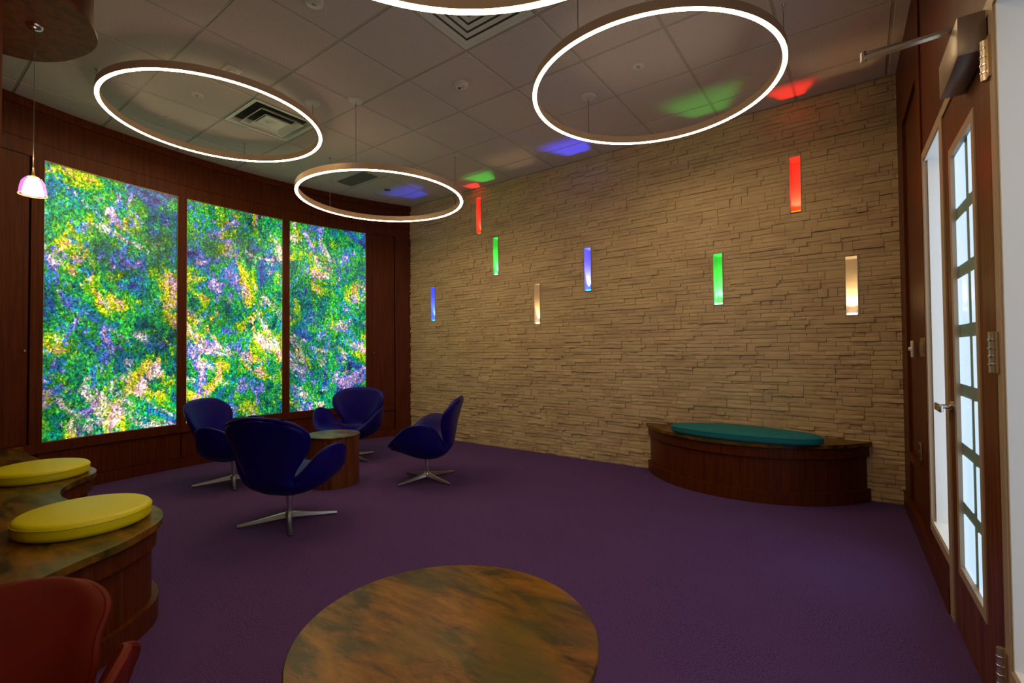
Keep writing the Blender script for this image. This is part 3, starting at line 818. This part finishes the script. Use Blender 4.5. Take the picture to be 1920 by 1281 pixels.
# ------------------------------------------------------------------ soffit and pendant
SZ = 2.70
SP = smooth_path([(-2.32, .26), (-2.45, .30), (-2.58, .38), (-2.66, .475), (-2.75, .565), (-2.85, .615), (-2.95, .637), (-3.08, .622), (-3.23, .57), (-3.34, .49), (-3.385, .39), (-3.42, .22), (-3.55, .08), (-3.8, .0)], 5)
t = thing('curved_soffit', 'curved wooden soffit hanging from the ceiling at the top left', 'soffit', (-3.0, 0, SZ))
pl = [(p.x+3.0, p.y) for p in SP]+[(-.9, -.29), (.57, -.29), (.57, .26)]
MB().prism(pl, .0, .018, True).build('soffit_panel', 'wood_warm', t)
MB().prism([(p.x+3.0, p.y) for p in offset(SP, .014)]+[(-.9, -.29), (.57, -.29), (.57, .245)], .0185, H-SZ, True).build('soffit_side', 'wood', t)
px, py = -2.98, .43
t = thing('pendant_lamp', 'small bell-shaped glass pendant glowing white and pink at the far left', 'pendant lamp', (px, py, 1.93))
MB().lathe([(0, SZ-1.93), (.030, SZ-1.93), (.030, SZ-1.934), (.022, SZ-1.945), (.006, SZ-1.95), (0, SZ-1.95)], n=32).build('canopy', 'steel', t)
MB().tube([(0, 0, SZ-1.945), (0, 0, .11)], .0012, 6).build('cord', 'cable', t)
MB().lathe([(0, .165), (.004, .16), (.008, .115), (.024, .108), (.026, .100), (0, .100)], n=24).build('socket', 'brass', t).scale = (.74, .74, .76)
sh = mat('pendant_glass', (.95, .75, 1.0, 1), .05, trans=1.0, ior=1.3, emit=((.95, .35, .9, 1), .25))
prof = [(.024, .104), (.040, .095), (.053, .075), (.060, .045), (.064, .010), (.0655, .0)]
MB().lathe(prof+[(q-.002, z_) for q, z_ in prof[::-1]], n=40, cap=False).build('outer_shade', sh, t).scale = (.74, .74, .76)
ig = emitter('pendant_glow', (1.0, .80, .70), 12)
MB().lathe([(.020, .098), (.032, .085), (.041, .055), (.047, .015), (.048, .004), (.040, .003), (0, .003)], n=40, cap=False).build('inner_shade', ig, t).scale = (.74, .74, .76)
gr = emitter('pendant_rim', (1.0, .50, .08), 3)
MB().tube([(.0645*math.cos(2*PI*i/40), .0645*math.sin(2*PI*i/40), .0) for i in range(40)], .002, 6, True).build('shade_rim', gr, t).scale = (.74, .74, .76)
MB().tube([(.026*math.cos(2*PI*i/40), .026*math.sin(2*PI*i/40), .104) for i in range(40)], .002, 6, True).build('shade_collar', gr, t).scale = (.74, .74, .76)
ld = bpy.data.lights.new('pendant_bulb', 'POINT'); ld.energy = 2.0; ld.color = (1, .66, .30); ld.shadow_soft_size = .03
lo = bpy.data.objects.new('pendant_bulb', ld); COL.objects.link(lo); lo.parent = t; lo.location = (0, 0, .17)

# ------------------------------------------------------------------ ceiling fittings
def diffuser(i, j, label, style):
    x, y = GX+(i+.5)*T, GY+(j+.5)*T; t = thing('air_diffuser', label, 'air vent', (x, y, H))
    a = T/2-.013
    def frame(b, o, q, z0, z1, zo=None):   # sloped square frame from half-size o at z0 to q at z1
        vs = []
        for s_, zz in ((o, z0), (q, z1), (o, z0+.003), (q, z1+.003)): vs += [(-s_, -s_, zz), (s_, -s_, zz), (s_, s_, zz), (-s_, s_, zz)]
        fs = []
        for k in range(4):
            j_ = (k+1) % 4; fs += [(k, j_, 4+j_, 4+k), (8+k, 12+k, 12+j_, 8+j_), (k, 8+k, 8+j_, j_), (4+k, 4+j_, 12+j_, 12+k)]
        b.add(vs, fs)
    b = MB(); frame(b, a, a-.03, -.002, -.002); b.build('outer_flange', 'diffuser_paint', t)
    MB().box(-a+.03, a-.03, -a+.03, a-.03, .035 if style == 'a' else .010, .045).build('plenum', 'dark_void' if style == 'a' else 'grille_grey', t)
    if style == 'a':
        for o_, q_, z0, z1 in ((a-.03, a-.055, -.002, .034), (.20, .155, -.018, .020), (.135, .10, -.028, .002)):
            b = MB(); frame(b, o_, q_, z0, z1); b.build('louvre_ring', 'diffuser_paint', t)
        MB().box(-.10, .10, -.10, .10, -.012, -.006).build('centre_plate', 'diffuser_paint', t)
        MB().lathe([(0, -.022), (.02, -.022), (.05, -.016), (.055, -.012), (0, -.012)], n=32).build('centre_disc', 'white_plastic', t)
    else:
        for k in range(4):
            o_ = a-.032-k*.055
            b = MB(); frame(b, o_, o_-.034, -.003, -.001); b.build('louvre_ring', 'diffuser_paint', t)
        MB().box(-.05, .05, -.05, .05, .002, .006).build('centre_plate', 'diffuser_paint', t)
diffuser(-3, 0, 'square stepped air diffuser framed by the left ring lamp', 'a')
diffuser(1, 0, 'square louvred air diffuser above the nearest ring lamp', 'b')
t = thing('ceiling_grille', 'dark grey rectangular grille above the ring lamp over the blue chairs', 'air vent', (-4.98, 3.563, H))
MB().box(-.265, .265, -.105, .105, -.004, .0).build('grille_face', 'grille_grey', t)
b = MB()
for q in (-.265, .257): b.box(q, q+.008, -.105, .105, -.007, -.0041)
for q in (-.105, .097): b.box(-.265, .265, q, q+.008, -.0071, -.0041)
b.build('grille_frame', 'grille_grey', t)
def disc(name, label, x, y, r, mt='white_plastic', hole=True):
    t = thing(name, label, 'sprinkler', (x, y, H))
    MB().lathe([(0, -.006), (r*.9, -.006), (r, -.001), (r, 0), (0, 0)], n=32).build('cover_disc', mt, t)
    if hole: MB().lathe([(0, -.018), (.010, -.016), (.016, -.0065), (0, -.0065)], n=16).build('nozzle', 'grey_metal', t)
disc('sprinkler_head', 'sprinkler head inside the right ring lamp, nearer the viewer', -1.308, 3.421, .045)
disc('sprinkler_head', 'flat sprinkler cover inside the right ring lamp, nearer the stone wall', -.697, 4.048, .045, 'tile', False)
disc('sprinkler_head', 'sprinkler head inside the left ring lamp, beside the stepped diffuser', -4.39, 1.593, .045)
disc('sprinkler_head', 'flat sprinkler cover inside the left ring lamp, nearer the curved wall', -5.024, 1.609, .045, 'tile', False)
disc('sprinkler_head', 'sprinkler head just beyond the dark grey grille, nearer the viewer', -4.372, 3.422, .04)
disc('sprinkler_head', 'flat sprinkler cover in the blue glow near the far ceiling corner', -5.0, 4.042, .045, 'grille_grey', False)
t = thing('smoke_detector', 'round smoke detector with a dark spot in the middle of the ceiling', 'smoke detector', (-2.533, 2.79, H))
MB().lathe([(0, -.034), (.030, -.034), (.046, -.026), (.052, -.010), (.056, -.008), (.056, 0), (0, 0)], n=40).build('detector_body', 'white_plastic', t)
MB().lathe([(0, -.0362), (.012, -.036), (.012, -.0342), (0, -.0342)], c=(-.014, -.008), n=16).build('sensor', 'black_rubber', t)
for q in (0, 1, 2): MB().box(.006+q*.010, .010+q*.010, -.012, .012, -.0352, -.0342).build('vent_slot', 'grey_metal', t)
t = thing('ceiling_sensor', 'small square ceiling box with a shiny lens near the left ring lamp', 'sensor', (-3.785, 1.60, H), .0)
MB().rounded_box(-.055, .055, -.055, .055, -.016, .0, .004).build('base_plate', 'white_plastic', t)
MB().rounded_box(-.03, .03, -.03, .03, -.035, -.0165, .006).build('housing', 'white_plastic', t)
MB().lathe([(0, -.052), (.012, -.048), (.018, -.036), (0, -.036)], n=24).build('lens', 'steel', t)
t = thing('smoke_detector', 'white round ceiling fitting cut off by the top edge, left of the nearest ring lamp', 'smoke detector', (-2.64, 1.585, H))
MB().lathe([(0, -.028), (.035, -.028), (.05, -.02), (.056, 0), (0, 0)], n=32).build('detector_body', 'white_plastic', t)
MB().lathe([(0, -.033), (.012, -.031), (.014, -.0285), (0, -.0285)], n=16).build('sensor', 'grey_metal', t)
